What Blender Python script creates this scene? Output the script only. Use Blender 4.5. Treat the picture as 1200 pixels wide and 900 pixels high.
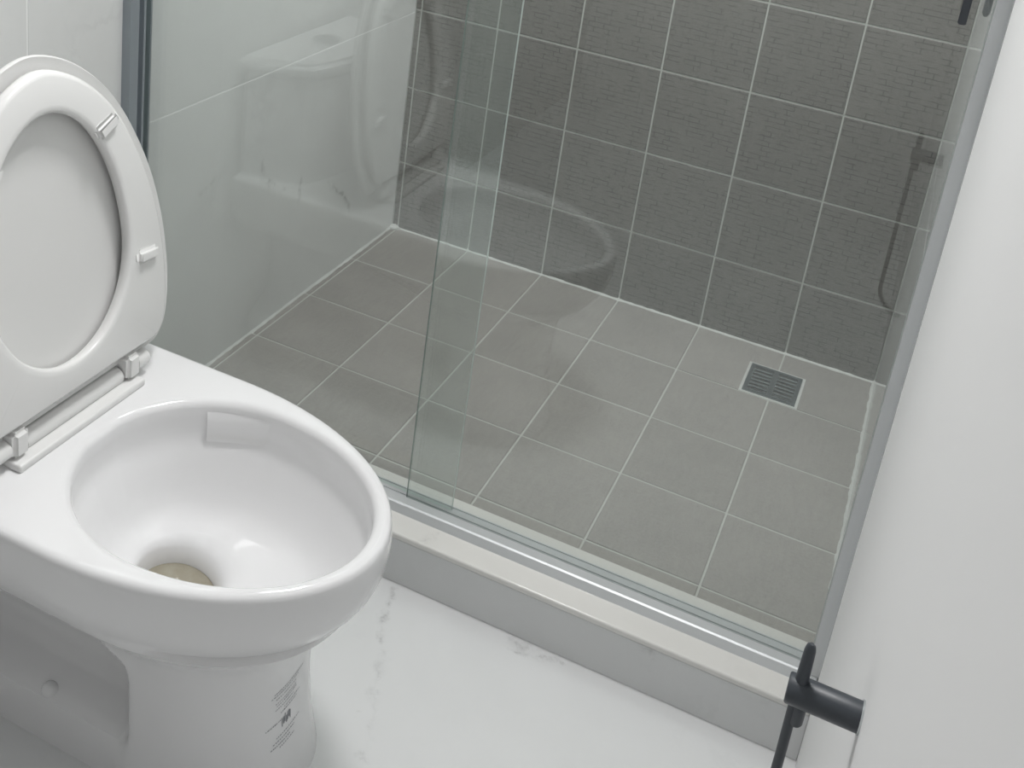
import bpy, bmesh, math, random
from mathutils import Vector, Matrix

# ------------------------------------------------------------------ clear
for o in list(bpy.data.objects):
    bpy.data.objects.remove(o)
scene = bpy.context.scene
COL = scene.collection
random.seed(7)

# ------------------------------------------------------------------ camera
cam_data = bpy.data.cameras.new('camera')
cam = bpy.data.objects.new('camera', cam_data)
COL.objects.link(cam)
right = Vector((0.9119, 0.3886, 0.1322))
down = Vector((0.2431, -0.2518, -0.9368))
fwd = Vector((-0.3307, 0.8864, -0.3240))
cam.matrix_world = Matrix(((right.x, -down.x, -fwd.x, 1.1231),
                           (right.y, -down.y, -fwd.y, -2.3250),
                           (right.z, -down.z, -fwd.z, 1.3058),
                           (0, 0, 0, 1)))
cam_data.sensor_width = 36.0
cam_data.sensor_fit = 'HORIZONTAL'
cam_data.lens = 39.198
cam_data.shift_y = -350.0 / 1200.0
cam_data.clip_start = 0.01
scene.camera = cam

# ------------------------------------------------------------------ world, exposure
world = bpy.data.worlds.new('world')
scene.world = world
world.use_nodes = True
world.node_tree.nodes['Background'].inputs[0].default_value = (0.8, 0.85, 0.9, 1)
world.node_tree.nodes['Background'].inputs[1].default_value = 0.05
vs = scene.view_settings
vs.view_transform = 'Standard'
vs.look = 'None'
vs.gamma = 1.0
vs.use_curve_mapping = False
vs.exposure = 0.60
# ceiling panels (built with their lamps below): place, size, strength, label
LAMPS = [((0.66, -1.04, 2.385), (0.36, 0.30), 45.0, 'flat white panel light on the ceiling above the toilet'),
         ((0.62, -0.46, 2.385), (0.36, 0.30), 17.0, 'flat white panel light on the ceiling above the shower')]

# ------------------------------------------------------------------ sizes
T = 0.2                         # square tile pitch
XL, XR = -0.016, 1.198          # side walls
YF = -3.40                      # wall behind the camera
ZC = 2.40                       # ceiling
ROWZ = 0.906 * T                # first horizontal joint of the dark wall
ROWY = 1.042 * T                # first cross joint of the shower floor
CURB_F, CURB_B, CURB_Z = -1.058, -0.940, 0.092
GLASS_Y = -0.987
FIXED_Y = -0.971

# ------------------------------------------------------------------ material helpers
def new_mat(name):
    m = bpy.data.materials.new(name)
    m.use_nodes = True
    nt = m.node_tree
    nt.nodes.clear()
    out = nt.nodes.new('ShaderNodeOutputMaterial')
    return m, nt, out

def N(nt, kind, **kw):
    n = nt.nodes.new(kind)
    for k, v in kw.items():
        setattr(n, k, v)
    return n

def math_n(nt, op, a, b=None, clamp=False):
    n = nt.nodes.new('ShaderNodeMath')
    n.operation = op
    n.use_clamp = clamp
    for i, v in enumerate((a, b)):
        if v is None:
            continue
        if isinstance(v, (int, float)):
            n.inputs[i].default_value = v
        else:
            nt.links.new(v, n.inputs[i])
    return n.outputs[0]

def mix_col(nt, fac, a, b):
    n = nt.nodes.new('ShaderNodeMix')
    n.data_type = 'RGBA'
    for sock, v in ((n.inputs[0], fac), (n.inputs[6], a), (n.inputs[7], b)):
        if isinstance(v, (int, float)):
            sock.default_value = v
        elif isinstance(v, tuple):
            sock.default_value = v if len(v) == 4 else (*v, 1)
        else:
            nt.links.new(v, sock)
    return n.outputs[2]

def principled(nt, out, color=(0.8, 0.8, 0.8), rough=0.5, metal=0.0, spec=0.5, coat=0.0):
    p = nt.nodes.new('ShaderNodeBsdfPrincipled')
    if isinstance(color, tuple):
        p.inputs['Base Color'].default_value = (*color, 1)
    else:
        nt.links.new(color, p.inputs['Base Color'])
    p.inputs['Roughness'].default_value = rough
    p.inputs['Metallic'].default_value = metal
    p.inputs['Specular IOR Level'].default_value = spec
    p.inputs['Coat Weight'].default_value = coat
    nt.links.new(p.outputs[0], out.inputs['Surface'])
    return p

def pos(nt):
    return nt.nodes.new('ShaderNodeNewGeometry').outputs['Position']

def noise(nt, vec, scale, detail=4, rough=0.5, dist=0.0):
    n = nt.nodes.new('ShaderNodeTexNoise')
    n.inputs['Scale'].default_value = scale
    n.inputs['Detail'].default_value = detail
    n.inputs['Roughness'].default_value = rough
    n.inputs['Distortion'].default_value = dist
    nt.links.new(vec, n.inputs['Vector'])
    return n

def simple(name, color, rough=0.4, metal=0.0, spec=0.5, coat=0.0, var=0.03, scale=12.0):
    """plain material with a faint procedural mottling"""
    m, nt, out = new_mat(name)
    nz = noise(nt, pos(nt), scale, 3)
    dark = tuple(c * (1 - var) for c in color)
    light = tuple(min(1, c * (1 + var)) for c in color)
    c = mix_col(nt, nz.outputs[0], dark, light)
    principled(nt, out, c, rough, metal, spec, coat)
    return m

def seg_mask(nt, p, a, b, width, strength):
    """soft mask around the 3-D segment a-b (a marble vein)"""
    a, b = Vector(a), Vector(b)
    ab = b - a
    def vm(op, x, y):
        n = nt.nodes.new('ShaderNodeVectorMath')
        n.operation = op
        for i, v in enumerate((x, y)):
            if isinstance(v, (Vector, tuple)):
                n.inputs[i].default_value = tuple(v)
            else:
                nt.links.new(v, n.inputs[i])
        return n
    pa = vm('SUBTRACT', p, a).outputs[0]
    t = vm('DOT_PRODUCT', pa, ab / ab.length_squared).outputs['Value']
    t = math_n(nt, 'MULTIPLY', t, 1.0, clamp=True)
    sc = nt.nodes.new('ShaderNodeVectorMath'); sc.operation = 'SCALE'
    sc.inputs[0].default_value = tuple(ab)
    nt.links.new(t, sc.inputs['Scale'])
    d = vm('DISTANCE', pa, sc.outputs[0]).outputs['Value']
    q = math_n(nt, 'DIVIDE', d, width)
    q = math_n(nt, 'SUBTRACT', 1.0, q, clamp=True)
    q = math_n(nt, 'POWER', q, 2.0)
    return math_n(nt, 'MULTIPLY', q, strength)

def marble(name, base, rough, veins, vein_col=(0.25, 0.25, 0.25), cloud=0.06, spec=0.5, haze=0.25):
    m, nt, out = new_mat(name)
    p = pos(nt)
    wob = noise(nt, p, 9.0, 5, 0.65)
    off = nt.nodes.new('ShaderNodeVectorMath'); off.operation = 'SUBTRACT'
    nt.links.new(wob.outputs['Color'], off.inputs[0]); off.inputs[1].default_value = (0.5, 0.5, 0.5)
    scl = nt.nodes.new('ShaderNodeVectorMath'); scl.operation = 'SCALE'
    nt.links.new(off.outputs[0], scl.inputs[0]); scl.inputs['Scale'].default_value = 0.10
    add = nt.nodes.new('ShaderNodeVectorMath'); add.operation = 'ADD'
    nt.links.new(p, add.inputs[0]); nt.links.new(scl.outputs[0], add.inputs[1])
    pw = add.outputs[0]
    cl = noise(nt, p, 2.6, 5, 0.6, 0.6)
    ramp = nt.nodes.new('ShaderNodeValToRGB')
    ramp.color_ramp.elements[0].position = 0.40
    ramp.color_ramp.elements[1].position = 0.62
    nt.links.new(cl.outputs[0], ramp.inputs[0])
    col = mix_col(nt, ramp.outputs[0], tuple(c * (1 - cloud) for c in base), base)
    # faint overall veining
    vn = noise(nt, pw, 2.0, 6, 0.6, 0.8)
    v = math_n(nt, 'SUBTRACT', vn.outputs[0], 0.5)
    v = math_n(nt, 'ABSOLUTE', v)
    v = math_n(nt, 'MULTIPLY', v, 55.0)
    v = math_n(nt, 'SUBTRACT', 1.0, v, clamp=True)
    gate = noise(nt, p, 3.1, 2)
    g = math_n(nt, 'SUBTRACT', gate.outputs[0], 0.52)
    g = math_n(nt, 'MULTIPLY', g, 6.0, clamp=True)
    v = math_n(nt, 'MULTIPLY', v, g)
    mask = math_n(nt, 'MULTIPLY', v, haze)
    brk = noise(nt, p, 28.0, 4, 0.7)
    bk = math_n(nt, 'SUBTRACT', brk.outputs[0], 0.40)
    bk = math_n(nt, 'MULTIPLY', bk, 5.0, clamp=True)
    for a, b, w, s in veins:
        sm = math_n(nt, 'MULTIPLY', seg_mask(nt, pw, a, b, w, s), bk)
        mask = math_n(nt, 'MAXIMUM', mask, sm)
    col = mix_col(nt, mask, col, vein_col)
    principled(nt, out, col, rough, 0.0, spec)
    return m

def tile_mat(name, base, axis, weave, rough, bump):
    """dark textured tile; woven dashes run over it"""
    m, nt, out = new_mat(name)
    p = pos(nt)
    sep = nt.nodes.new('ShaderNodeSeparateXYZ'); nt.links.new(p, sep.inputs[0])
    comb = nt.nodes.new('ShaderNodeCombineXYZ')
    nt.links.new(sep.outputs[0], comb.inputs[0])
    nt.links.new(sep.outputs[2 if axis == 'wall' else 1], comb.inputs[1])
    wob = noise(nt, p, 60.0, 2)
    off = nt.nodes.new('ShaderNodeVectorMath'); off.operation = 'SCALE'
    nt.links.new(wob.outputs['Color'], off.inputs[0]); off.inputs['Scale'].default_value = 0.003
    add = nt.nodes.new('ShaderNodeVectorMath'); add.operation = 'ADD'
    nt.links.new(comb.outputs[0], add.inputs[0]); nt.links.new(off.outputs[0], add.inputs[1])
    br = nt.nodes.new('ShaderNodeTexBrick')
    nt.links.new(add.outputs[0], br.inputs['Vector'])
    br.inputs['Scale'].default_value = 1.0
    br.inputs['Brick Width'].default_value = 0.036
    br.inputs['Row Height'].default_value = 0.0115
    br.inputs['Mortar Size'].default_value = 0.0009
    br.inputs['Mortar Smooth'].default_value = 0.2
    br.inputs['Bias'].default_value = 0.0
    br.offset = 0.37
    br.inputs['Color1'].default_value = (1, 1, 1, 1)
    br.inputs['Color2'].default_value = (0.86, 0.86, 0.86, 1)
    br.inputs['Mortar'].default_value = (0.0, 0.0, 0.0, 1)
    # break the mortar lines into dashes
    gate = noise(nt, p, 38.0, 2)
    g = math_n(nt, 'SUBTRACT', gate.outputs[0], 0.40)
    g = math_n(nt, 'MULTIPLY', g, 6.0, clamp=True)
    line = math_n(nt, 'MULTIPLY', br.outputs['Fac'], g)
    grain = noise(nt, p, 190.0, 3, 0.75)
    st = nt.nodes.new('ShaderNodeMapping')
    st.inputs['Scale'].default_value = (120.0, 28.0, 1.0)
    nt.links.new(comb.outputs[0], st.inputs['Vector'])
    streak = noise(nt, st.outputs[0], 1.0, 2)
    cloud = noise(nt, p, 7.0, 4, 0.6)
    info = nt.nodes.new('ShaderNodeObjectInfo')
    k = math_n(nt, 'MULTIPLY', grain.outputs[0], 0.42)
    k = math_n(nt, 'ADD', k, math_n(nt, 'MULTIPLY', streak.outputs[0], 0.22))
    k = math_n(nt, 'ADD', k, math_n(nt, 'MULTIPLY', cloud.outputs[0], 0.30))
    k = math_n(nt, 'ADD', k, math_n(nt, 'MULTIPLY', info.outputs['Random'], 0.10))
    k = math_n(nt, 'ADD', k, 0.50)
    k = math_n(nt, 'MULTIPLY', k, math_n(nt, 'SUBTRACT', 1.0, math_n(nt, 'MULTIPLY', line, weave)))
    vm = nt.nodes.new('ShaderNodeVectorMath'); vm.operation = 'SCALE'
    vm.inputs[0].default_value = base
    nt.links.new(k, vm.inputs['Scale'])
    pr = principled(nt, out, vm.outputs[0], rough, 0.0, 0.4)
    bp = nt.nodes.new('ShaderNodeBump')
    bp.inputs['Strength'].default_value = bump
    bp.inputs['Distance'].default_value = 0.0012
    h = math_n(nt, 'SUBTRACT', grain.outputs[0], math_n(nt, 'MULTIPLY', line, 2.0))
    nt.links.new(h, bp.inputs['Height'])
    nt.links.new(bp.outputs[0], pr.inputs['Normal'])
    return m

def glass_mat(name, tint, dust):
    """thin clear pane: see-through tint, mirror reflection by angle, a film of dust"""
    m, nt, out = new_mat(name)
    geo = nt.nodes.new('ShaderNodeNewGeometry')
    dot = nt.nodes.new('ShaderNodeVectorMath'); dot.operation = 'DOT_PRODUCT'
    nt.links.new(geo.outputs['Incoming'], dot.inputs[0]); nt.links.new(geo.outputs['Normal'], dot.inputs[1])
    c = math_n(nt, 'ABSOLUTE', dot.outputs['Value'])
    f = math_n(nt, 'SUBTRACT', 1.0, c, clamp=True)
    f = math_n(nt, 'POWER', f, 5.0)
    f = math_n(nt, 'MULTIPLY', f, 0.96)
    f = math_n(nt, 'ADD', f, 0.076, clamp=True)
    tr = nt.nodes.new('ShaderNodeBsdfTransparent'); tr.inputs[0].default_value = (*tint, 1)
    gl = nt.nodes.new('ShaderNodeBsdfGlossy'); gl.inputs['Roughness'].default_value = 0.012
    gl.inputs[0].default_value = (0.95, 1, 0.98, 1)
    df = nt.nodes.new('ShaderNodeBsdfDiffuse'); df.inputs[0].default_value = (0.85, 0.87, 0.87, 1)
    nz = noise(nt, geo.outputs['Position'], 5.0, 4, 0.6)
    dn = math_n(nt, 'MULTIPLY', nz.outputs[0], 2.0 * dust)
    m1 = nt.nodes.new('ShaderNodeMixShader'); m2 = nt.nodes.new('ShaderNodeMixShader')
    nt.links.new(dn, m1.inputs[0]); nt.links.new(tr.outputs[0], m1.inputs[1]); nt.links.new(df.outputs[0], m1.inputs[2])
    nt.links.new(f, m2.inputs[0]); nt.links.new(m1.outputs[0], m2.inputs[1]); nt.links.new(gl.outputs[0], m2.inputs[2])
    nt.links.new(m2.outputs[0], out.inputs['Surface'])
    return m

M = {}
M['dark_wall_tile'] = tile_mat('dark_wall_tile', (0.176, 0.166, 0.154), 'wall', 0.60, 0.55, 0.4)
M['grey_floor_tile'] = tile_mat('grey_floor_tile', (0.315, 0.298, 0.278), 'floor', 0.06, 0.6, 0.25)
M['grout'] = simple('grout', (0.52, 0.53, 0.50), 0.8, var=0.12, scale=40)
M['joint'] = simple('joint', (0.84, 0.85, 0.84), 0.6, var=0.04, scale=30)
M['caulk'] = simple('caulk', (0.58, 0.59, 0.57), 0.6, var=0.10, scale=50)
M['wall_marble'] = marble('wall_marble', (0.76, 0.77, 0.76), 0.16,
    [((-0.016, -0.615, 0.375), (-0.016, -0.575, 0.320), 0.019, 0.72),
     ((-0.016, -0.575, 0.320), (-0.016, -0.50, 0.285), 0.012, 0.6),
     ((-0.016, -0.46, 0.285), (-0.016, -0.455, 0.225), 0.012, 0.55),
     ((-0.016, -0.33, 0.245), (-0.016, -0.245, 0.150), 0.019, 0.68),
     ((-0.016, -0.80, 0.38), (-0.016, -0.72, 0.42), 0.014, 0.4)], cloud=0.05, haze=0.10)
M['side_marble'] = marble('side_marble', (0.76, 0.77, 0.77), 0.10, [], cloud=0.04, haze=0.1)
M['floor_marble'] = marble('floor_marble', (0.80, 0.81, 0.81), 0.13,
    [((0.575, -1.062, 0), (0.615, -1.165, 0), 0.013, 0.55),
     ((0.615, -1.165, 0), (0.660, -1.265, 0), 0.016, 0.32),
     ((0.660, -1.265, 0), (0.685, -1.345, 0), 0.012, 0.42),
     ((0.770, -1.066, 0), (0.800, -1.082, 0), 0.016, 0.60),
     ((0.770, -1.090, 0), (0.860, -1.078, 0), 0.008, 0.4),
     ((0.640, -1.288, 0), (0.644, -1.290, 0), 0.006, 0.9)], cloud=0.03, haze=0.08)
M['curb_marble'] = marble('curb_marble', (0.74, 0.75, 0.75), 0.18,
    [((0.790, CURB_F, 0.02), (0.825, CURB_F, 0.000), 0.014, 0.55),
     ((0.965, CURB_F, 0.088), (0.990, CURB_F, 0.050), 0.018, 0.7),
     ((0.990, CURB_F, 0.050), (1.012, CURB_F, 0.010), 0.012, 0.5)], cloud=0.04, haze=0.1)
M['curb_top'] = marble('curb_top', (0.80, 0.79, 0.76), 0.2, [((0.60, CURB_F, 0.092), (0.62, CURB_F + 0.03, 0.092), 0.01, 0.3)], cloud=0.03, haze=0.1)
M['paint'] = simple('paint', (0.81, 0.81, 0.81), 0.75, spec=0.12, var=0.01, scale=3)
M['ceiling_paint'] = simple('ceiling_paint', (0.82, 0.82, 0.82), 0.9, spec=0.1, var=0.01)
M['ceramic'] = simple('ceramic', (0.83, 0.83, 0.835), 0.07, spec=0.5, var=0.006, scale=4)
M['plastic'] = simple('plastic', (0.80, 0.80, 0.79), 0.24, spec=0.45, var=0.006, scale=4)
M['plastic_shell'] = simple('plastic_shell', (0.74, 0.74, 0.73), 0.3, spec=0.4, var=0.006, scale=4)
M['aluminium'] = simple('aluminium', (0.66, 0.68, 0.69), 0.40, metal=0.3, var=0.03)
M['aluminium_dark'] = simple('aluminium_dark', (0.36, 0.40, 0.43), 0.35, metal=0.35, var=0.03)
M['chrome'] = simple('chrome', (0.62, 0.65, 0.66), 0.16, metal=1.0, var=0.02)
M['steel_dark'] = simple('steel_dark', (0.20, 0.23, 0.24), 0.35, metal=0.8, var=0.05)
M['void'] = simple('void', (0.03, 0.035, 0.035), 0.5)
M['black_metal'] = simple('black_metal', (0.045, 0.052, 0.062), 0.42, spec=0.5, var=0.05)
M['print'] = simple('print', (0.24, 0.25, 0.27), 0.6, var=0.05)
M['glass'] = glass_mat('glass', (0.948, 0.968, 0.960), 0.012)
M['glass_edge'] = simple('glass_edge', (0.68, 0.76, 0.73), 0.25, var=0.05)
M['glass_edge_dark'] = simple('glass_edge_dark', (0.20, 0.26, 0.24), 0.25, var=0.05)

def water_mat():
    m, nt, out = new_mat('bowl_water')
    nz = noise(nt, pos(nt), 30.0, 4, 0.6)
    c = mix_col(nt, nz.outputs[0], (0.22, 0.19, 0.13), (0.42, 0.40, 0.33))
    principled(nt, out, c, 0.05)
    return m
M['water'] = water_mat()

def lamp_mat(power):
    m, nt, out = new_mat('lamp_diffuser')
    e = nt.nodes.new('ShaderNodeEmission')
    e.inputs[0].default_value = (1.0, 0.985, 0.985, 1)
    e.inputs[1].default_value = power
    nt.links.new(e.outputs[0], out.inputs['Surface'])
    return m

# ------------------------------------------------------------------ object helpers
def link_mesh(name, bm, mat, parent=None, smooth=None, origin=None):
    """one bmesh -> one object; smooth = angle in degrees"""
    bmesh.ops.recalc_face_normals(bm, faces=bm.faces)
    if smooth is not None:
        for f in bm.faces:
            f.smooth = True
        for e in bm.edges:
            e.smooth = not (len(e.link_faces) == 2 and e.calc_face_angle(0) > math.radians(smooth))
    me = bpy.data.meshes.new(name)
    bm.to_mesh(me)
    bm.free()
    mats = mat if isinstance(mat, (list, tuple)) else [mat]
    for k in mats:
        me.materials.append(M[k])
    o = bpy.data.objects.new(name, me)
    COL.objects.link(o)
    if parent is not None:
        o.parent = parent
    if origin is not None:
        me.transform(Matrix.Translation(-Vector(origin)))
        o.location = origin
    return o

def empty(name, loc=(0, 0, 0)):
    e = bpy.data.objects.new(name, None)
    e.empty_display_size = 0.1
    e.location = loc
    COL.objects.link(e)
    return e

def adopt(child, parent):
    """parent while keeping the world place (parents are unrotated)"""
    child.parent = parent
    child.location = child.location - parent.location
    return child

def tag(o, label=None, cat=None, group=None, kind=None):
    if label: o['label'] = label
    if cat: o['category'] = cat
    if group: o['group'] = group
    if kind: o['kind'] = kind
    return o

def bm_box(bm, x0, x1, y0, y1, z0, z1):
    vs_ = [bm.verts.new(p) for p in ((x0, y0, z0), (x1, y0, z0), (x1, y1, z0), (x0, y1, z0),
                                     (x0, y0, z1), (x1, y0, z1), (x1, y1, z1), (x0, y1, z1))]
    fs = []
    for q in ((0, 3, 2, 1), (4, 5, 6, 7), (0, 1, 5, 4), (1, 2, 6, 5), (2, 3, 7, 6), (3, 0, 4, 7)):
        fs.append(bm.faces.new([vs_[i] for i in q]))
    return vs_, fs

def box(name, x0, x1, y0, y1, z0, z1, mat, parent=None, bevel=0.0, seg=2, smooth=None):
    bm = bmesh.new()
    bm_box(bm, x0, x1, y0, y1, z0, z1)
    if bevel:
        bmesh.ops.bevel(bm, geom=list(bm.edges), offset=bevel, segments=seg, affect='EDGES', profile=0.5)
        if smooth is None:
            smooth = 40
    return link_mesh(name, bm, mat, parent, smooth)

def bm_tube(bm, pts, rad, n=16, caps=True):
    """tube along a polyline; rad a number or a list"""
    rings = []
    pts = [Vector(p) for p in pts]
    up = None
    for i, p in enumerate(pts):
        a = pts[max(0, i - 1)]; b = pts[min(len(pts) - 1, i + 1)]
        d = (b - a).normalized()
        if up is None:
            up = Vector((0, 0, 1)) if abs(d.z) < 0.9 else Vector((1, 0, 0))
        s = d.cross(up).normalized(); u2 = s.cross(d).normalized(); up = u2
        r = rad[i] if isinstance(rad, (list, tuple)) else rad
        rings.append([bm.verts.new(p + r * (math.cos(t) * s + math.sin(t) * u2))
                      for t in [2 * math.pi * k / n for k in range(n)]])
    for a, b in zip(rings, rings[1:]):
        for k in range(n):
            bm.faces.new((a[k], a[(k + 1) % n], b[(k + 1) % n], b[k]))
    if caps:
        bm.faces.new(rings[0][::-1]); bm.faces.new(rings[-1])

def bridge(bm, rings, close_first=False, close_last=False):
    for a, b in zip(rings, rings[1:]):
        n = len(a)
        for k in range(n):
            try:
                bm.faces.new((a[k], a[(k + 1) % n], b[(k + 1) % n], b[k]))
            except ValueError:
                pass
    if close_first: bm.faces.new(rings[0][::-1])
    if close_last: bm.faces.new(rings[-1])

# ================================================================== THE ROOM
# bathroom floor
f = box('floor', XL - 0.1, XR + 0.1, YF - 0.1, -1.0, -0.10, 0.0, 'floor_marble')
tag(f, 'white glossy marble floor in front of the shower curb', kind='structure')
tag(box('ceiling', XL - 0.1, XR + 0.1, YF - 0.1, 0.10, ZC, ZC + 0.08, 'ceiling_paint'), 'plain white ceiling above the bathroom', kind='structure')
tag(box('wall_front', XL - 0.1, XR + 0.1, YF - 0.1, YF, 0, ZC, 'paint'), 'white wall opposite the shower', kind='structure')

# left wall: large pale marble tiles
wl = tag(box('wall_left', XL - 0.10, XL - 0.0004, YF, 0.0, 0, ZC, 'joint'), 'pale marble tiled wall behind the toilet and beside the shower', kind='structure')
for z0, z1 in ((0.0, 0.573), (0.573, 1.173), (1.173, 1.773), (1.773, ZC)):
    for y0, y1 in ((-1.2, 0.0), (-2.4, -1.2), (YF, -2.4)):
        g = 0.0012
        box('marble_tile', XL - 0.009, XL, y0 + g, y1 - g if y1 < 0 else y1, z0 + g, z1 - g, 'wall_marble', wl, 0.0006, 1)

# right wall: plain white, and a glossy tiled part inside the shower
wr = tag(box('wall_right', XR, XR + 0.10, YF, CURB_F + 0.03, 0, ZC, 'paint'), 'plain white side wall right of the shower', kind='structure')
ws = box('shower_wall_backing', XR + 0.0012, XR + 0.10, CURB_F + 0.03, 0.0, 0, ZC, 'grout', wr)
for z0, z1 in ((0.0, 0.573), (0.573, 1.173), (1.173, 1.773), (1.773, ZC)):
    box('marble_tile', XR, XR + 0.009, CURB_F + 0.0315, 0.0, z0 + 0.001, z1 - 0.001, 'side_marble', wr, 0.0006, 1)

# back wall: dark woven tiles
wb = tag(box('wall_back', XL - 0.1, XR + 0.1, 0.0018, 0.10, -0.1, ZC, 'grout'), 'dark grey woven-texture tiled wall at the back of the shower', kind='structure')
GAP = 0.0019
mesh_cache = {}
def tile_mesh(kind, w, h, t=0.008):
    """chamfered slab, face up at z=0, centred"""
    key = (kind, round(w, 4), round(h, 4))
    if key in mesh_cache:
        return mesh_cache[key]
    bm = bmesh.new()
    c = 0.0012
    a, b = w / 2, h / 2
    r0 = [bm.verts.new(p) for p in ((-a + c, -b + c, 0), (a - c, -b + c, 0), (a - c, b - c, 0), (-a + c, b - c, 0))]
    r1 = [bm.verts.new(p) for p in ((-a, -b, -c), (a, -b, -c), (a, b, -c), (-a, b, -c))]
    r2 = [bm.verts.new(p) for p in ((-a, -b, -t), (a, -b, -t), (a, b, -t), (-a, b, -t))]
    bm.faces.new(r0)
    bridge(bm, [r0, r1, r2])
    bm.faces.new(r2[::-1])
    bmesh.ops.recalc_face_normals(bm, faces=bm.faces)
    me = bpy.data.meshes.new(kind)
    bm.to_mesh(me); bm.free()
    me.materials.append(M['dark_wall_tile' if kind == 'wall_tile' else 'grey_floor_tile'])
    mesh_cache[key] = me
    return me

xs = [XL, 0.0] + [T * k for k in range(1, 6)] + [XR]
zs = [0.0, ROWZ] + [ROWZ + T * k for k in range(1, 12)]
zs = [z for z in zs if z < ZC - 0.03] + [ZC]
for x0, x1 in zip(xs, xs[1:]):
    for z0, z1 in zip(zs, zs[1:]):
        me = tile_mesh('wall_tile', x1 - x0 - 2 * GAP, z1 - z0 - 2 * GAP)
        o = bpy.data.objects.new('wall_tile', me)
        o.location = ((x0 + x1) / 2, random.uniform(-0.0003, 0.0002), (z0 + z1) / 2)
        o.rotation_euler = (math.pi / 2, 0, 0)
        o.parent = wb
        COL.objects.link(o)

# shower floor: grey tiles on a grout bed with a hole for the drain
DX0, DX1, DY0, DY1 = 0.9365, 1.0585, -0.2070, -0.0810
bm = bmesh.new()
ya, yb_ = CURB_B - 0.02, 0.0018
for a in ((XL - 0.05, DX0, ya, yb_), (DX1, XR + 0.05, ya, yb_), (DX0, DX1, ya, DY0), (DX0, DX1, DY1, yb_)):
    bm_box(bm, a[0], a[1], a[2], a[3], -0.08, -0.0016)
sf = tag(link_mesh('shower_floor', bm, 'grout'), 'grey tiled shower floor inside the glass screen', kind='structure')
ys = [0.0] + [-(ROWY + T * k) for k in range(4)] + [CURB_B]
def prism_tile(poly):
    bm = bmesh.new()
    c = 0.0012
    cx = sum(p[0] for p in poly) / len(poly); cy = sum(p[1] for p in poly) / len(poly)
    top = [bm.verts.new((x, y, 0)) for x, y in poly]
    bot = [bm.verts.new((x, y, -0.008)) for x, y in poly]
    bm.faces.new(top); bm.faces.new(bot[::-1])
    n = len(poly)
    for k in range(n):
        bm.faces.new((top[k], bot[k], bot[(k + 1) % n], top[(k + 1) % n]))
    return link_mesh('floor_tile', bm, 'grey_floor_tile', sf)
for x0, x1 in zip(xs, xs[1:]):
    for y1, y0 in zip(ys, ys[1:]):
        a, b, c_, d = x0 + GAP, x1 - GAP, y0 + GAP, y1 - GAP
        if y1 == 0.0 and abs(x1 - 1.0) < 1e-6:          # cut around the drain, left half
            prism_tile([(a, c_), (DX0, c_), (DX0, DY1), (b, DY1), (b, d), (a, d)])
            continue
        if y1 == 0.0 and abs(x0 - 1.0) < 1e-6:          # right half
            prism_tile([(DX1, c_), (b, c_), (b, d), (a, d), (a, DY1), (DX1, DY1)])
            continue
        me = tile_mesh('floor_tile', b - a, d - c_)
        o = bpy.data.objects.new('floor_tile', me)
        o.location = ((x0 + x1) / 2, (y0 + y1) / 2, random.uniform(-0.0003, 0.0002))
        o.parent = sf
        COL.objects.link(o)

# caulk beads along the shower floor edges
def bead(p0, p1, n, r, side):
    bm = bmesh.new()
    p0, p1 = Vector(p0), Vector(p1)
    rings = []
    for i in range(n + 1):
        p = p0.lerp(p1, i / n)
        w = r * random.uniform(0.55, 1.25); h = r * random.uniform(0.5, 1.2)
        s = Vector(side)
        rings.append([bm.verts.new(p + v) for v in (-s * 0.003 + Vector((0, 0, -0.003)), s * w + Vector((0, 0, -0.001)),
                                                     s * w * 0.35 + Vector((0, 0, h * 0.45)), -s * 0.003 + Vector((0, 0, h)))])
    bridge(bm, rings, True, True)
    return link_mesh('caulk_bead', bm, 'caulk', sf, 60)
bead((XL, -0.001, 0), (XR, -0.001, 0), 90, 0.0045, (0, -1, 0))
bead((XL + 0.001, CURB_B, 0), (XL + 0.001, 0, 0), 70, 0.005, (1, 0, 0))
bead((XR - 0.001, CURB_B, 0), (XR - 0.001, 0, 0), 70, 0.0055, (-1, 0, 0))
bm = bmesh.new()                                         # lump of filler in the far left corner
bmesh.ops.create_icosphere(bm, subdivisions=3, radius=1.0)
for v in bm.verts:
    k = 1 + random.uniform(-0.15, 0.15)
    v.co = Vector((v.co.x * 0.016 * k, v.co.y * 0.013 * k, v.co.z * 0.009 * k)) + Vector((XL + 0.008, -0.004, 0.0))
link_mesh('caulk_lump', bm, 'caulk', sf, 80)

# ================================================================== CURB
curb = tag(empty('shower_curb', (0, CURB_F, 0)), 'low white marble curb along the front of the shower', 'curb')
adopt(box('front_slab', XL, XR, CURB_F, CURB_F + 0.012, 0.0, CURB_Z - 0.011, 'curb_marble', None, 0.0008, 1), curb)
adopt(box('core', XL, XR, CURB_F + 0.012, CURB_B, -0.02, CURB_Z - 0.011, 'grout'), curb)
adopt(box('top_slab', XL, XR, CURB_F - 0.0015, CURB_B + 0.002, CURB_Z - 0.011, CURB_Z, 'curb_top', None, 0.003, 3), curb)

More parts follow.
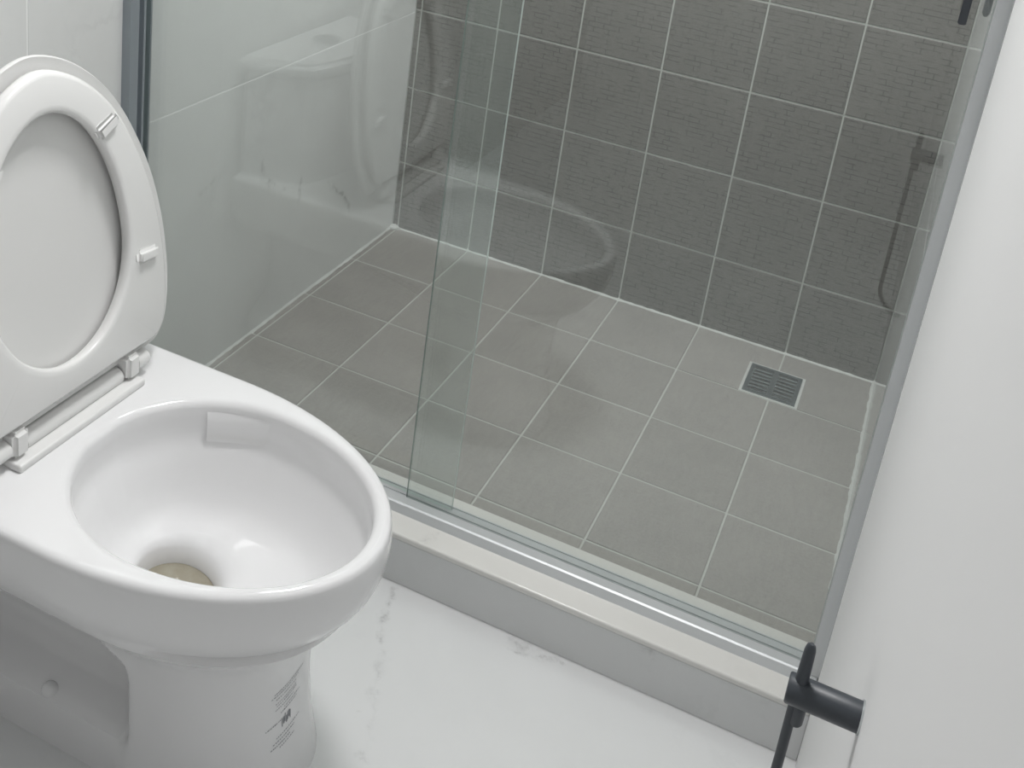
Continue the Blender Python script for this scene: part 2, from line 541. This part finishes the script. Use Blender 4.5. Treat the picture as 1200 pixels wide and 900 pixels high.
# ================================================================== SHOWER SCREEN
scr = tag(empty('trim_1', (0.6, GLASS_Y, CURB_Z)), 'aluminium rails and wall channels framing the shower glass', kind='structure')
RZ = CURB_Z
bm = bmesh.new()                                         # rail profile extruded along the curb
prof = [(-1.018, 0.0), (-1.011, 0.011), (-1.008, 0.0125), (-0.993, 0.0125), (-0.993, 0.006), (-0.983, 0.006), (-0.983, 0.0075),
        (-0.977, 0.0075), (-0.977, 0.003), (-0.966, 0.003), (-0.966, 0.005), (-0.964, 0.005), (-0.964, 0.0)]
ra = [bm.verts.new((XL + 0.001, y, RZ + z)) for y, z in prof]
rb = [bm.verts.new((XR - 0.001, y, RZ + z)) for y, z in prof]
bridge(bm, [ra, rb], True, True)
adopt(link_mesh('bottom_rail', bm, 'aluminium'), scr)

def channel(name, xw, s, mat):
    """U channel on a side wall, s = direction away from the wall"""
    bm = bmesh.new()
    w = 0.016
    prof = [(0, -1.011), (w, -1.011), (w, -0.992), (w * 0.35, -0.992), (w * 0.35, -0.981), (w, -0.981), (w, -0.976),
            (w * 0.35, -0.976), (w * 0.35, -0.966), (w, -0.966), (w, -0.962), (0, -0.962)]
    a = [bm.verts.new((xw + s * x, y, RZ + 0.0126)) for x, y in prof]
    b = [bm.verts.new((xw + s * x, y, 2.06)) for x, y in prof]
    bridge(bm, [a, b], True, True)
    return adopt(link_mesh(name, bm, mat), scr)
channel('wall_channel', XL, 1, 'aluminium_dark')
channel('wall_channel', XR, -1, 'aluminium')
bm = bmesh.new()
bm_box(bm, XL, XR, -1.012, -0.961, 2.06, 2.10)
adopt(link_mesh('top_rail', bm, 'aluminium'), scr)

def pane(name, x0, x1, y, z0, z1, t, edge):
    bm = bmesh.new()
    v, fs = bm_box(bm, x0, x1, y - t / 2, y + t / 2, z0, z1)
    bm.faces.ensure_lookup_table()
    for fc in bm.faces:
        if abs(fc.normal.y) < 0.5:
            fc.material_index = 1
    bm.normal_update()
    for fc in bm.faces:
        fc.material_index = 0 if abs(fc.normal.y) > 0.5 else 1
    return link_mesh(name, bm, ['glass', edge])
tag(pane('fixed_glass_panel', XL + 0.007, 0.6175, FIXED_Y, RZ + 0.0035, 2.07, 0.006, 'glass_edge'),
    'fixed clear glass pane standing on the curb between marble wall and sliding door', 'glass panel')

door = tag(empty('sliding_glass_door', (0.9, GLASS_Y, RZ)), 'clear sliding glass shower door with a black handle, right of the fixed pane', 'shower door')
adopt(pane('door_pane', 0.5455, XR - 0.006, GLASS_Y - 0.0015, RZ + 0.0065, 2.07, 0.005, 'glass_edge_dark'), door)
bm = bmesh.new()                                         # outer pull: flat bar on two posts
bm_box(bm, 1.1475, 1.1565, -1.030, -1.022, 1.036, 1.34)
bmesh.ops.bevel(bm, geom=list(bm.edges), offset=0.0012, segments=2, affect='EDGES')
for z in (1.075, 1.30):
    bm_tube(bm, [(1.152, -1.0235, z), (1.152, -0.9905, z)], 0.005, 12)
adopt(link_mesh('handle', bm, 'black_metal', None, 40), door)
bm = bmesh.new()                                         # inner pull
bm_tube(bm, [(1.176, -0.954, 1.036), (1.176, -0.954, 1.040), (1.176, -0.954, 1.34)], [0.002, 0.0045, 0.0045], 14)
for z in (1.075, 1.30):
    bm_tube(bm, [(1.176, -0.957, z), (1.176, -0.9625, z)], 0.003, 10)
adopt(link_mesh('inner_handle', bm, 'black_metal', None, 40), door)

# ================================================================== FLOOR DRAIN
dr = tag(empty('floor_drain', ((DX0 + DX1) / 2, (DY0 + DY1) / 2, 0)), 'square chrome slotted drain grate set in the grey shower floor', 'drain')
cx, cy = (DX0 + DX1) / 2, (DY0 + DY1) / 2
hw, hd = (DX1 - DX0) / 2, (DY1 - DY0) / 2
def rect_ring(name, ho, hi, z0, z1, mat, ry=None):
    bm = bmesh.new()
    def loop(hx, hy, z):
        return [bm.verts.new((cx + sx * hx, cy + sy * hy, z)) for sx, sy in ((-1, -1), (1, -1), (1, 1), (-1, 1))]
    o0, o1 = loop(ho[0], ho[1], z0), loop(ho[0], ho[1], z1)
    i1, i0 = loop(hi[0], hi[1], z1), loop(hi[0], hi[1], z0)
    bridge(bm, [o0, o1, i1, i0, o0])
    return adopt(link_mesh(name, bm, mat), dr)
rect_ring('grout_border', (hw + 0.001, hd + 0.001), (hw - 0.005, hd - 0.005), -0.012, 0.0004, 'caulk')
rect_ring('frame', (hw - 0.005, hd - 0.005), (hw - 0.0135, hd - 0.0135), -0.014, 0.0022, 'steel_dark')
adopt(box('sump_pan', cx - hw + 0.001, cx + hw - 0.001, cy - hd + 0.001, cy + hd - 0.001, -0.045, -0.030, 'void'), dr)
adopt(box('spine', cx - 0.0055, cx + 0.0055, cy - hd + 0.013, cy + hd - 0.013, -0.006, 0.0018, 'steel_dark'), dr)
ns = 7
span = 2 * hd - 0.027
slat_me = None
for sx in (-1, 1):
    for k in range(ns):
        y = cy - hd + 0.0135 + span * (k + 0.5) / ns
        if slat_me is None:
            bm = bmesh.new()
            L = (hw - 0.0135 - 0.0055)
            bm_box(bm, -L / 2, L / 2, -0.0036, 0.0036, -0.004, 0.0016)
            bmesh.ops.bevel(bm, geom=[e for e in bm.edges if abs(e.verts[0].co.x - e.verts[1].co.x) > 0.01 and e.verts[0].co.z > 0],
                            offset=0.0022, segments=2, affect='EDGES')
            o = link_mesh('slat', bm, 'chrome', None, 50)
            slat_me = o.data
        else:
            o = bpy.data.objects.new('slat', slat_me); COL.objects.link(o)
        o.location = (cx + sx * (hw - 0.0135 + 0.0055) / 2, y, 0)
        adopt(o, dr)

# ================================================================== TOILET
CY = -1.414                                              # centre line; the bowl points along +X
toilet = tag(empty('toilet', (0.36, CY, 0)), 'white ceramic one-piece toilet with raised lid and seat', 'toilet')
RIM = 0.398

def smooth01(a, b, x):
    t = max(0.0, min(1.0, (x - a) / (b - a)))
    return t * t * (3 - 2 * t)

def interp(tab, x):
    if x <= tab[0][0]: return tab[0][1]
    n = len(tab)
    for i in range(n - 1):
        (a, va), (b, vb) = tab[i], tab[i + 1]
        if x <= b:                                       # cubic through the table
            s0 = (vb - tab[i - 1][1]) / (b - tab[i - 1][0]) if i > 0 else (vb - va) / (b - a)
            s1 = (tab[i + 2][1] - va) / (tab[i + 2][0] - a) if i + 2 < n else (vb - va) / (b - a)
            t = (x - a) / (b - a)
            h = b - a
            return ((2 * t ** 3 - 3 * t * t + 1) * va + (t ** 3 - 2 * t * t + t) * h * s0 + (3 * t * t - 2 * t ** 3) * vb + (t ** 3 - t * t) * h * s1)
    return tab[-1][1]

# body as stacked outlines: half width as a function of (x, z)
XB = XL + 0.010                                          # back of the toilet just off the wall
ZS = [0.0, 0.012, 0.03, 0.05, 0.065, 0.075, 0.085, 0.095, 0.11, 0.13, 0.145] + [0.155 + 0.004 * i for i in range(37)] + [0.305, 0.315, 0.325, 0.335, 0.345, 0.355, 0.365, 0.375, 0.384, 0.390]
FRONT = [(0.0, 0.632), (0.05, 0.622), (0.12, 0.612), (0.20, 0.614), (0.25, 0.626), (0.27, 0.640), (0.285, 0.660), (0.30, 0.680),
         (0.32, 0.695), (0.345, 0.704), (0.37, 0.707), (0.39, 0.705)]
WIDTH = [(0.0, 0.118), (0.05, 0.112), (0.12, 0.110), (0.20, 0.114), (0.235, 0.122), (0.255, 0.134), (0.27, 0.146), (0.285, 0.160),
         (0.30, 0.171), (0.32, 0.180), (0.345, 0.1855), (0.37, 0.187), (0.39, 0.186)]
XC = [(0.0, 0.50), (0.2, 0.49), (0.27, 0.44), (0.33, 0.40), (0.39, 0.40)]
NX = 66
def x_samples(xf):
    back = [XB + (0.425 - XB) * i / 30 for i in range(31)]
    mid = [0.432, 0.436, 0.440, 0.444, 0.448, 0.452, 0.456, 0.460, 0.468]
    rest = NX - len(back) - len(mid)
    # cosine spacing towards the nose
    fr = [0.468 + (xf - 0.468) * math.sin(0.5 * math.pi * (i + 1) / rest) for i in range(rest)]
    return back + mid + fr
def half_width(x, z):
    xf, w, xc = interp(FRONT, z), interp(WIDTH, z), interp(XC, z)
    p = 2.0 if z > 0.3 else 2.35
    hw_ = w if x <= xc else w * max(0.0, 1 - ((x - xc) / (xf - xc)) ** p) ** (1 / p)
    # side recess behind the front column, open above a sloping foot
    top = 0.262 - 0.10 * smooth01(0.28, 0.50, x)
    depth = (1 - smooth01(0.432, 0.459, x)) * smooth01(0.052, 0.105, z) * (1 - smooth01(top - 0.004, top + 0.034, z))
    target = 0.036
    hw_ = hw_ + (min(target, hw_) - hw_) * depth
    if z < 0.11:                                         # foot flange is narrower than the column
        foot = 0.101 + (1 - smooth01(0.0, 0.06, z)) * 0.002
        k = 1 - smooth01(0.41, 0.47, x)
        hw_ = hw_ + (min(foot, hw_) - hw_) * k
    return hw_
def outline(z, inset=0.0, zout=None):
    xf = interp(FRONT, z)
    xs_ = x_samples(xf)
    near, far = [], []
    for x in xs_:
        h = half_width(x, z)
        if inset:
            xc = 0.40
            r = max(0.0, x - xc)
            sx = (interp(FRONT, z) - xc - inset) / (interp(FRONT, z) - xc)
            x2 = xc + r * sx if x > xc else x
            h2 = h * (0.186 - inset) / 0.186
        else:
            x2, h2 = x, h
        near.append((x2, CY - h2)); far.append((x2, CY + h2))
    pts = near + far[-2::-1]                             # nose point shared
    return [(x, y, z if zout is None else zout) for x, y in pts]
bm = bmesh.new()
rings = []
for z in ZS:
    rings.append([bm.verts.new(p) for p in outline(z)])
def addring(pts): rings.append([bm.verts.new(p) for p in pts])
o_last = outline(0.39)
addring(outline(0.39, 0.0015, 0.3940))
addring(outline(0.39, 0.0045, 0.3968))
top_out = outline(0.39, 0.010, RIM)
addring(top_out)
# opening: an egg, met along the same bearings from its centre
EX, EA_F, EA_B, EB = 0.478, 0.204, 0.163, 0.1445
def egg(ang, s=1.0, dx=0.0):
    c, sn = math.cos(ang), math.sin(ang)
    a = EA_F if c > 0 else EA_B
    r = 1.0 / math.sqrt((c / a) ** 2 + (sn / EB) ** 2)
    return (EX + dx + r * s * c, CY + r * s * sn)
angs = []
nloop = len(top_out)
for i, (x, y, z) in enumerate(top_out):
    angs.append(math.atan2(y - CY, x - EX))
# even out the bearings so the bowl faces stay regular
uni = [-math.pi + 0.02 + (2 * math.pi - 0.04) * i / (nloop - 1) for i in range(nloop)]
uni_in = [0.45 * a + 0.55 * u for a, u in zip(angs, uni)]
def eggring(s, z, dx=0.0, mixu=0.0, grow=0.0):
    pts = []
    for a, u in zip(uni_in, uni):
        ang = a + (u - a) * mixu
        x, y = egg(ang, s, dx)
        if grow:
            d = Vector((math.cos(ang), math.sin(ang))); x += d.x * grow; y += d.y * grow
        pts.append((x, y, z))
    return pts
addring(eggring(1.0, RIM, grow=0.013))
addring(eggring(1.0, RIM - 0.0012, grow=0.007))
addring(eggring(1.0, RIM - 0.0045, grow=0.0025))
addring(eggring(1.0, RIM - 0.0095, grow=0.0))
addring(eggring(1.0, 0.372, mixu=0.1, grow=0.001))
addring(eggring(1.0, 0.352, mixu=0.15, grow=0.000))
addring(eggring(0.985, 0.340, mixu=0.2))
addring(eggring(0.95, 0.331, mixu=0.3, dx=0))
addring(eggring(0.9, 0.313, mixu=0.35, dx=0))
addring(eggring(0.83, 0.29, mixu=0.4, dx=-0.003))
addring(eggring(0.745, 0.2715, mixu=0.5, dx=-0.008))
addring(eggring(0.65, 0.2605, mixu=0.6, dx=-0.014))
addring(eggring(0.54, 0.2535, mixu=0.7, dx=-0.021))
addring(eggring(0.44, 0.2485, mixu=0.8, dx=-0.029))
addring(eggring(0.36, 0.244, mixu=0.9, dx=-0.037))
addring(eggring(0.31, 0.236, mixu=0.95, dx=-0.043))
addring(eggring(0.275, 0.216, mixu=1, dx=-0.048))
addring(eggring(0.26, 0.17, mixu=1, dx=-0.05))
bridge(bm, rings)
# close the flat back strip, the floor side and the sump
bm.faces.new(rings[0]); bm.faces.new(rings[-1])
body = adopt(link_mesh('bowl', bm, 'ceramic', None, 42), toilet)

# water with a brownish tint in the sump
bm = bmesh.new()
wr_ = [bm.verts.new((x, y, 0.213)) for x, y, z in eggring(0.272, 0.213, dx=-0.0485, mixu=1.0)]
bm.faces.new(wr_)
wt = adopt(link_mesh('bowl_water', bm, 'water'), toilet)
wt['label'] = 'brownish water at the bottom of the bowl'

# flush outlet step on the far inner wall
bm = bmesh.new()
a0, a1 = math.radians(129), math.radians(88)
rs = []
for i in range(17):
    t = i / 16
    a = a0 + (a1 - a0) * t
    x, y = egg(a, 1.0)
    n = Vector((math.cos(a), math.sin(a), 0))
    p = Vector((x, y, 0)) + n * 0.004
    th = 0.0045 * (1 - smooth01(0.10, 1.0, t)) - 0.004 * smooth01(0.6, 1.0, t)
    rs.append([bm.verts.new(q) for q in (p + Vector((0, 0, 0.386)), p - n * (th * 0.35 + 0.004) + Vector((0, 0, 0.380)),
                                          p - n * (th * 0.85 + 0.004) + Vector((0, 0, 0.368)), p - n * (th + 0.006) + Vector((0, 0, 0.349)),
                                          p - n * (th * 0.6 + 0.004) + Vector((0, 0, 0.336)), p + Vector((0, 0, 0.334)))])
bridge(bm, rs, True, True)
adopt(link_mesh('flush_outlet', bm, 'ceramic', None, 50), toilet)

# bolt cover on the near foot slope
bm = bmesh.new()
bmesh.ops.create_uvsphere(bm, u_segments=24, v_segments=12, radius=1.0)
for v in bm.verts:
    v.co = Vector((v.co.x * 0.0125, v.co.y * 0.010, v.co.z * 0.0125)) + Vector((0.318, CY - 0.088, 0.066))
adopt(link_mesh('bolt_cover', bm, 'ceramic', None, 60), toilet)

# tank behind the lid
def rounded_slab(x0, x1, hw0, hw1, z0, z1, bulge, bev):
    bm = bmesh.new()
    n = 12
    pts = []
    for i in range(n + 1):                               # front edge, slightly bowed
        t = -1 + 2 * i / n
        pts.append((x1 + bulge * (1 - t * t), CY + hw1 * t))
    pts += [(x0, CY + hw0), (x0, CY - hw0)]
    a = [bm.verts.new((x, y, z0)) for x, y in pts]
    b = [bm.verts.new((x, y, z1)) for x, y in pts]
    bridge(bm, [a, b], True, True)
    bmesh.ops.recalc_face_normals(bm, faces=bm.faces)
    bmesh.ops.bevel(bm, geom=[e for e in bm.edges if e.calc_face_angle(0) > 0.5], offset=bev, segments=3, affect='EDGES')
    return bm
tank = adopt(link_mesh('tank', rounded_slab(XB, 0.115, 0.168, 0.140, 0.385, 0.610, 0.030, 0.006), 'ceramic', None, 40), toilet)
adopt(link_mesh('tank_lid', rounded_slab(XB, 0.122, 0.199, 0.152, 0.612, 0.640, 0.034, 0.009), 'ceramic', None, 40), toilet)
bm = bmesh.new()
bm_tube(bm, [(0.062, CY, 0.6395), (0.062, CY, 0.644), (0.062, CY, 0.6455)], [0.026, 0.026, 0.023], 32)
adopt(link_mesh('flush_button', bm, 'chrome', None, 30), toilet)

# raised seat and lid, leaning back: local u = along Y, v = up the leaf, w = out of its face
TILT = math.radians(9.0)
HX, HZ = 0.270, 0.420
VUP = Vector((-math.sin(TILT), 0, math.cos(TILT)))
VN = Vector((math.cos(TILT), 0, math.sin(TILT)))
def leaf(u, v, w):
    return Vector((HX, CY, HZ)) + Vector((0, u, 0)) + VUP * v + VN * w
HALF = [(0.016, 0.142), (0.0185, 0.152), (0.025, 0.161), (0.038, 0.171), (0.065, 0.180), (0.10, 0.1855), (0.14, 0.187), (0.18, 0.185),
        (0.22, 0.179), (0.26, 0.169), (0.30, 0.154), (0.335, 0.137), (0.365, 0.117), (0.39, 0.094), (0.41, 0.069), (0.422, 0.048),
        (0.430, 0.028), (0.434, 0.012), (0.435, 0.0)]
def leaf_outline(inset=0.0):
    tab = [(h, v) for v, h in HALF]
    half = []
    for i in range(len(tab) - 1):                        # Catmull-Rom through the table
        p0 = Vector(tab[max(0, i - 1)]); p1 = Vector(tab[i]); p2 = Vector(tab[i + 1])
        p3 = Vector(tab[i + 2]) if i + 2 < len(tab) else Vector((-tab[-2][0], tab[-2][1]))
        for t in (0.0, 1 / 3, 2 / 3):
            q = 0.5 * ((2 * p1) + (p2 - p0) * t + (2 * p0 - 5 * p1 + 4 * p2 - p3) * t * t + (3 * p1 - p0 - 3 * p2 + p3) * t ** 3)
            half.append((q.x, q.y))
    half.append(tab[-1])
    flat = [-0.135 + 0.27 * i / 24 for i in range(25)]
    pts = [(u, 0.016) for u in flat] + half + [(-h, v) for h, v in half[-2::-1]]
    out = []
    n = len(pts)
    for i in range(n):
        a = Vector(pts[i - 1]); b = Vector(pts[(i + 1) % n]); p = Vector(pts[i])
        t = (b - a).normalized()
        nrm = Vector((t.y, -t.x))                        # outward for a counter-clockwise loop
        out.append(p - nrm * inset)
    return out
OV = 0.190
def oval(n_angles, s=1.0, grow=0.0):
    out = []
    for a in n_angles:
        c, sn = math.cos(a), math.sin(a)
        A = 0.108 + grow; B = (0.184 if sn > 0 else 0.127) + grow
        r = 1.0 / math.sqrt((c / A) ** 2 + (sn / B) ** 2)
        out.append(Vector((r * c * s, OV + r * sn * s)))
    return out
base_pts = leaf_outline(0.0)
bear = [math.atan2(p.y - OV, p.x) for p in base_pts]
def leaf_ring(bm, pts, w):
    return [bm.verts.new(leaf(p.x, p.y, w)) for p in pts]
def seat_ring(bm, pts, w):                               # the seat is a little narrower than the lid
    return [bm.verts.new(leaf(p.x * 0.966, p.y, w)) for p in pts]
# seat ring (its underside faces the room)
bm = bmesh.new()
W0, W1 = 0.000, 0.017
rg = [leaf_ring(bm, oval(bear, grow=0.004), W0), seat_ring(bm, leaf_outline(0.014), W0), seat_ring(bm, leaf_outline(0.0105), W0 + 0.002),
      seat_ring(bm, leaf_outline(0.0095), W0 + 0.006), seat_ring(bm, leaf_outline(0.0105), W1 - 0.005), seat_ring(bm, leaf_outline(0.014), W1 - 0.0015),
      seat_ring(bm, leaf_outline(0.0175), W1), leaf_ring(bm, oval(bear, grow=0.010), W1 - 0.001),
      leaf_ring(bm, oval(bear, grow=0.004), W1 - 0.0005), leaf_ring(bm, oval(bear, grow=0.001), W1 - 0.003), leaf_ring(bm, oval(bear, grow=0.0), W1 - 0.008)]
bridge(bm, rg + [rg[0]])
seat = adopt(link_mesh('seat', bm, 'plastic', None, 50), toilet)
# bumpers under the seat
def bumper(u, v, du, dv):
    d = Vector((du, dv)); d.normalize()
    s = Vector((-d.y, d.x))
    bm = bmesh.new()
    vs_, fs = bm_box(bm, -0.0205, 0.0205, -0.0105, 0.0105, -0.004, 0.0068)
    bmesh.ops.bevel(bm, geom=[e for e in bm.edges if max(e.verts[0].co.z, e.verts[1].co.z) > 0], offset=0.0058, segments=5, affect='EDGES')
    for vv in bm.verts:
        q = Vector((u, v)) + d * vv.co.x + s * vv.co.y
        vv.co = leaf(q.x, q.y, W1 - 0.001 + vv.co.z)
    return link_mesh('bumper', bm, 'plastic', None, 85)
for u, v, du, dv in ((0.091, 0.334, 0.92, 0.38), (0.136, 0.146, 1, -0.1), (-0.091, 0.334, -0.92, 0.38), (-0.136, 0.146, -1, -0.1)):
    b = bumper(u, v, du, dv)
    b.parent = seat
    b.location = b.location - (toilet.location + seat.location)
# lid shell behind the seat
bm = bmesh.new()
G = 0.0055
rg = [leaf_ring(bm, leaf_outline(0.006 - G), -0.0025), leaf_ring(bm, leaf_outline(0.001 - G), -0.0015), leaf_ring(bm, leaf_outline(-0.001 - G), -0.004),
      leaf_ring(bm, leaf_outline(0.0 - G), -0.009), leaf_ring(bm, leaf_outline(0.005 - G), -0.0125), leaf_ring(bm, leaf_outline(0.012), -0.016),
      leaf_ring(bm, oval(bear, grow=0.004), -0.020)]
inn = [leaf_ring(bm, leaf_outline(0.012), -0.004), leaf_ring(bm, oval(bear, grow=0.012), -0.006), leaf_ring(bm, oval(bear, s=0.6), -0.008)]
bridge(bm, inn[::-1] + rg, True, True)
lid = adopt(link_mesh('lid', bm, 'plastic_shell', None, 50), toilet)
# hinge: plate on the deck, lugs on the seat, pivot barrels
hinge = adopt(box('hinge_plate', 0.240, 0.294, CY - 0.108, CY + 0.103, RIM - 0.001, RIM + 0.010, 'plastic', None, 0.003, 3), toilet)
bm = bmesh.new()
bm_tube(bm, [(0.266, CY - 0.080, 0.4145), (0.266, CY + 0.080, 0.4145)], 0.0120, 20)
b = link_mesh('pivot_bar', bm, 'plastic', None, 40); b.parent = hinge; b.location = -(toilet.location + hinge.location)
for s in (-1, 1):
    bm = bmesh.new()
    bm_box(bm, 0.250, 0.284, CY + s * 0.094 - 0.012, CY + s * 0.094 + 0.012, 0.4085, 0.444)
    bmesh.ops.bevel(bm, geom=list(bm.edges), offset=0.005, segments=3, affect='EDGES')
    b = link_mesh('hinge_lug', bm, 'plastic', None, 40); b.parent = hinge; b.location = -(toilet.location + hinge.location)
    bm = bmesh.new()
    bm_tube(bm, [(0.270, CY + s * 0.1065, 0.4215), (0.270, CY + s * 0.126, 0.4215), (0.270, CY + s * 0.1285, 0.4215)], [0.0115, 0.0115, 0.009], 22)
    b = link_mesh('hinge_barrel', bm, 'plastic', None, 40); b.parent = hinge; b.location = -(toilet.location + hinge.location)

# small grey print on the front of the pedestal (lines too fine to read)
from mathutils.bvhtree import BVHTree
dg = bpy.context.evaluated_depsgraph_get()
bvh = BVHTree.FromPolygons([v.co + body.location + toilet.location for v in body.data.vertices], [p.vertices[:] for p in body.data.polygons])
def on_front(y, z):
    h = bvh.ray_cast(Vector((1.0, y, z)), Vector((-1, 0, 0)))
    return h[0] + Vector((0.0003, 0, 0))
bm = bmesh.new()
PC = CY - 0.010
rnd = random.Random(3)
def mark(y0, y1, z, h):
    n = max(1, int((y1 - y0) / 0.004))
    lo = [on_front(y0 + (y1 - y0) * i / n, z) for i in range(n + 1)]
    hi = [on_front(y0 + (y1 - y0) * i / n, z + h) for i in range(n + 1)]
    a = [bm.verts.new(p) for p in lo]; b_ = [bm.verts.new(p) for p in hi]
    for i in range(n):
        bm.faces.new((a[i], a[i + 1], b_[i + 1], b_[i]))
def line(y0, y1, z, h=0.0016):
    y = y0
    while y < y1 - 0.001:
        w = rnd.uniform(0.0012, 0.0030)
        mark(y, min(y + w, y1), z, h * rnd.uniform(0.75, 1.0))
        y += w + rnd.uniform(0.0006, 0.0016)
for y0, y1, z in ((-0.026, 0.030, 0.168), (-0.030, 0.020, 0.1635), (-0.022, 0.016, 0.157), (-0.022, 0.016, 0.150), (-0.020, 0.018, 0.1455), (-0.022, 0.012, 0.140),
                  (-0.006, 0.026, 0.134), (-0.012, 0.020, 0.129), (-0.036, -0.012, 0.118), (-0.020, 0.026, 0.096), (-0.026, 0.014, 0.0905), (-0.030, 0.004, 0.085), (-0.016, 0.014, 0.080)):
    line(PC + y0, PC + y1, z)
for k in range(7):                                       # dark blocky stamp in the middle
    y = PC - 0.010 + k * 0.0026
    mark(y, y + 0.0015 + 0.0008 * (k % 2), 0.106 + 0.002 * (k % 3), 0.013 - 0.002 * (k % 2))
pr_ = adopt(link_mesh('printed_label', bm, 'print'), toilet)
pr_['label'] = 'small grey printed lines on the pedestal front'

# ================================================================== BLACK VALVE ON THE RIGHT WALL
VY, VZ = -1.630, 0.652
valve = tag(empty('angle_valve', (XR, VY, VZ)), 'black round wall valve with thin lever and hose on the white right wall', 'valve')
bm = bmesh.new()
bm_tube(bm, [(XR, VY, VZ), (XR - 0.0015, VY, VZ)], [0.0122, 0.0122], 36)
adopt(link_mesh('collar', bm, 'chrome', None, 40), valve)
bm = bmesh.new()
bm_tube(bm, [(XR - 0.001, VY, VZ), (1.1452, VY, VZ), (1.1440, VY, VZ)], [0.0112, 0.0112, 0.0102], 40)
adopt(link_mesh('valve_body', bm, 'black_metal', None, 40), valve)
bm = bmesh.new()
bm_tube(bm, [(1.1525, VY, VZ + 0.006), (1.1525, VY + 0.001, VZ + 0.038), (1.1525, VY + 0.001, VZ + 0.042), (1.1525, VY + 0.001, VZ + 0.044)],
        [0.0050, 0.0042, 0.0034, 0.0015], 16)
adopt(link_mesh('lever', bm, 'black_metal', None, 40), valve)
bm = bmesh.new()
bm_tube(bm, [(1.1560, VY, VZ - 0.006), (1.1560, VY, VZ - 0.027), (1.1560, VY, VZ - 0.029)], [0.0052, 0.0052, 0.0042], 18)
adopt(link_mesh('outlet', bm, 'black_metal', None, 40), valve)
pts = [(1.1515, VY, VZ - 0.006), (1.1520, VY, VZ - 0.06), (1.1520, VY - 0.001, VZ - 0.14), (1.1525, VY - 0.004, VZ - 0.24)]
for i in range(13):                                      # hangs down and turns back into the wall
    a = math.pi / 2 * i / 12
    pts.append((1.1525 + 0.0455 * (1 - math.cos(a)), VY - 0.005, VZ - 0.26 - 0.05 * math.sin(a)))
bm = bmesh.new()
bm_tube(bm, pts, 0.0039, 14)
adopt(link_mesh('hose', bm, 'black_metal', None, 40), valve)

# ================================================================== CEILING LIGHT
for LAMP_POS, LAMP_SIZE, power, text in LAMPS:
    M['lamp'] = lamp_mat(power)
    lx, ly, lz = LAMP_POS
    lamp = tag(empty('ceiling_light', LAMP_POS), text, 'light', 'ceiling panel lights')
    sx, sy = LAMP_SIZE
    bm = bmesh.new()
    def lp(hx, hy, z): return [bm.verts.new((lx + a * hx, ly + b * hy, z)) for a, b in ((-1, -1), (1, -1), (1, 1), (-1, 1))]
    r_ = [lp(sx / 2 + 0.012, sy / 2 + 0.012, ZC), lp(sx / 2 + 0.012, sy / 2 + 0.012, lz - 0.003), lp(sx / 2, sy / 2, lz - 0.003),
          lp(sx / 2, sy / 2, lz + 0.001), lp(sx / 2, sy / 2, ZC)]
    bridge(bm, r_ + [r_[0]])
    adopt(link_mesh('frame', bm, 'paint'), lamp)
    bm = bmesh.new()
    bm.faces.new(lp(sx / 2 - 0.0005, sy / 2 - 0.0005, lz)[::-1])
    dfz = link_mesh('diffuser', bm, 'lamp')
    if dfz.data.polygons[0].normal.z > 0:
        dfz.data.flip_normals()
    adopt(dfz, lamp)
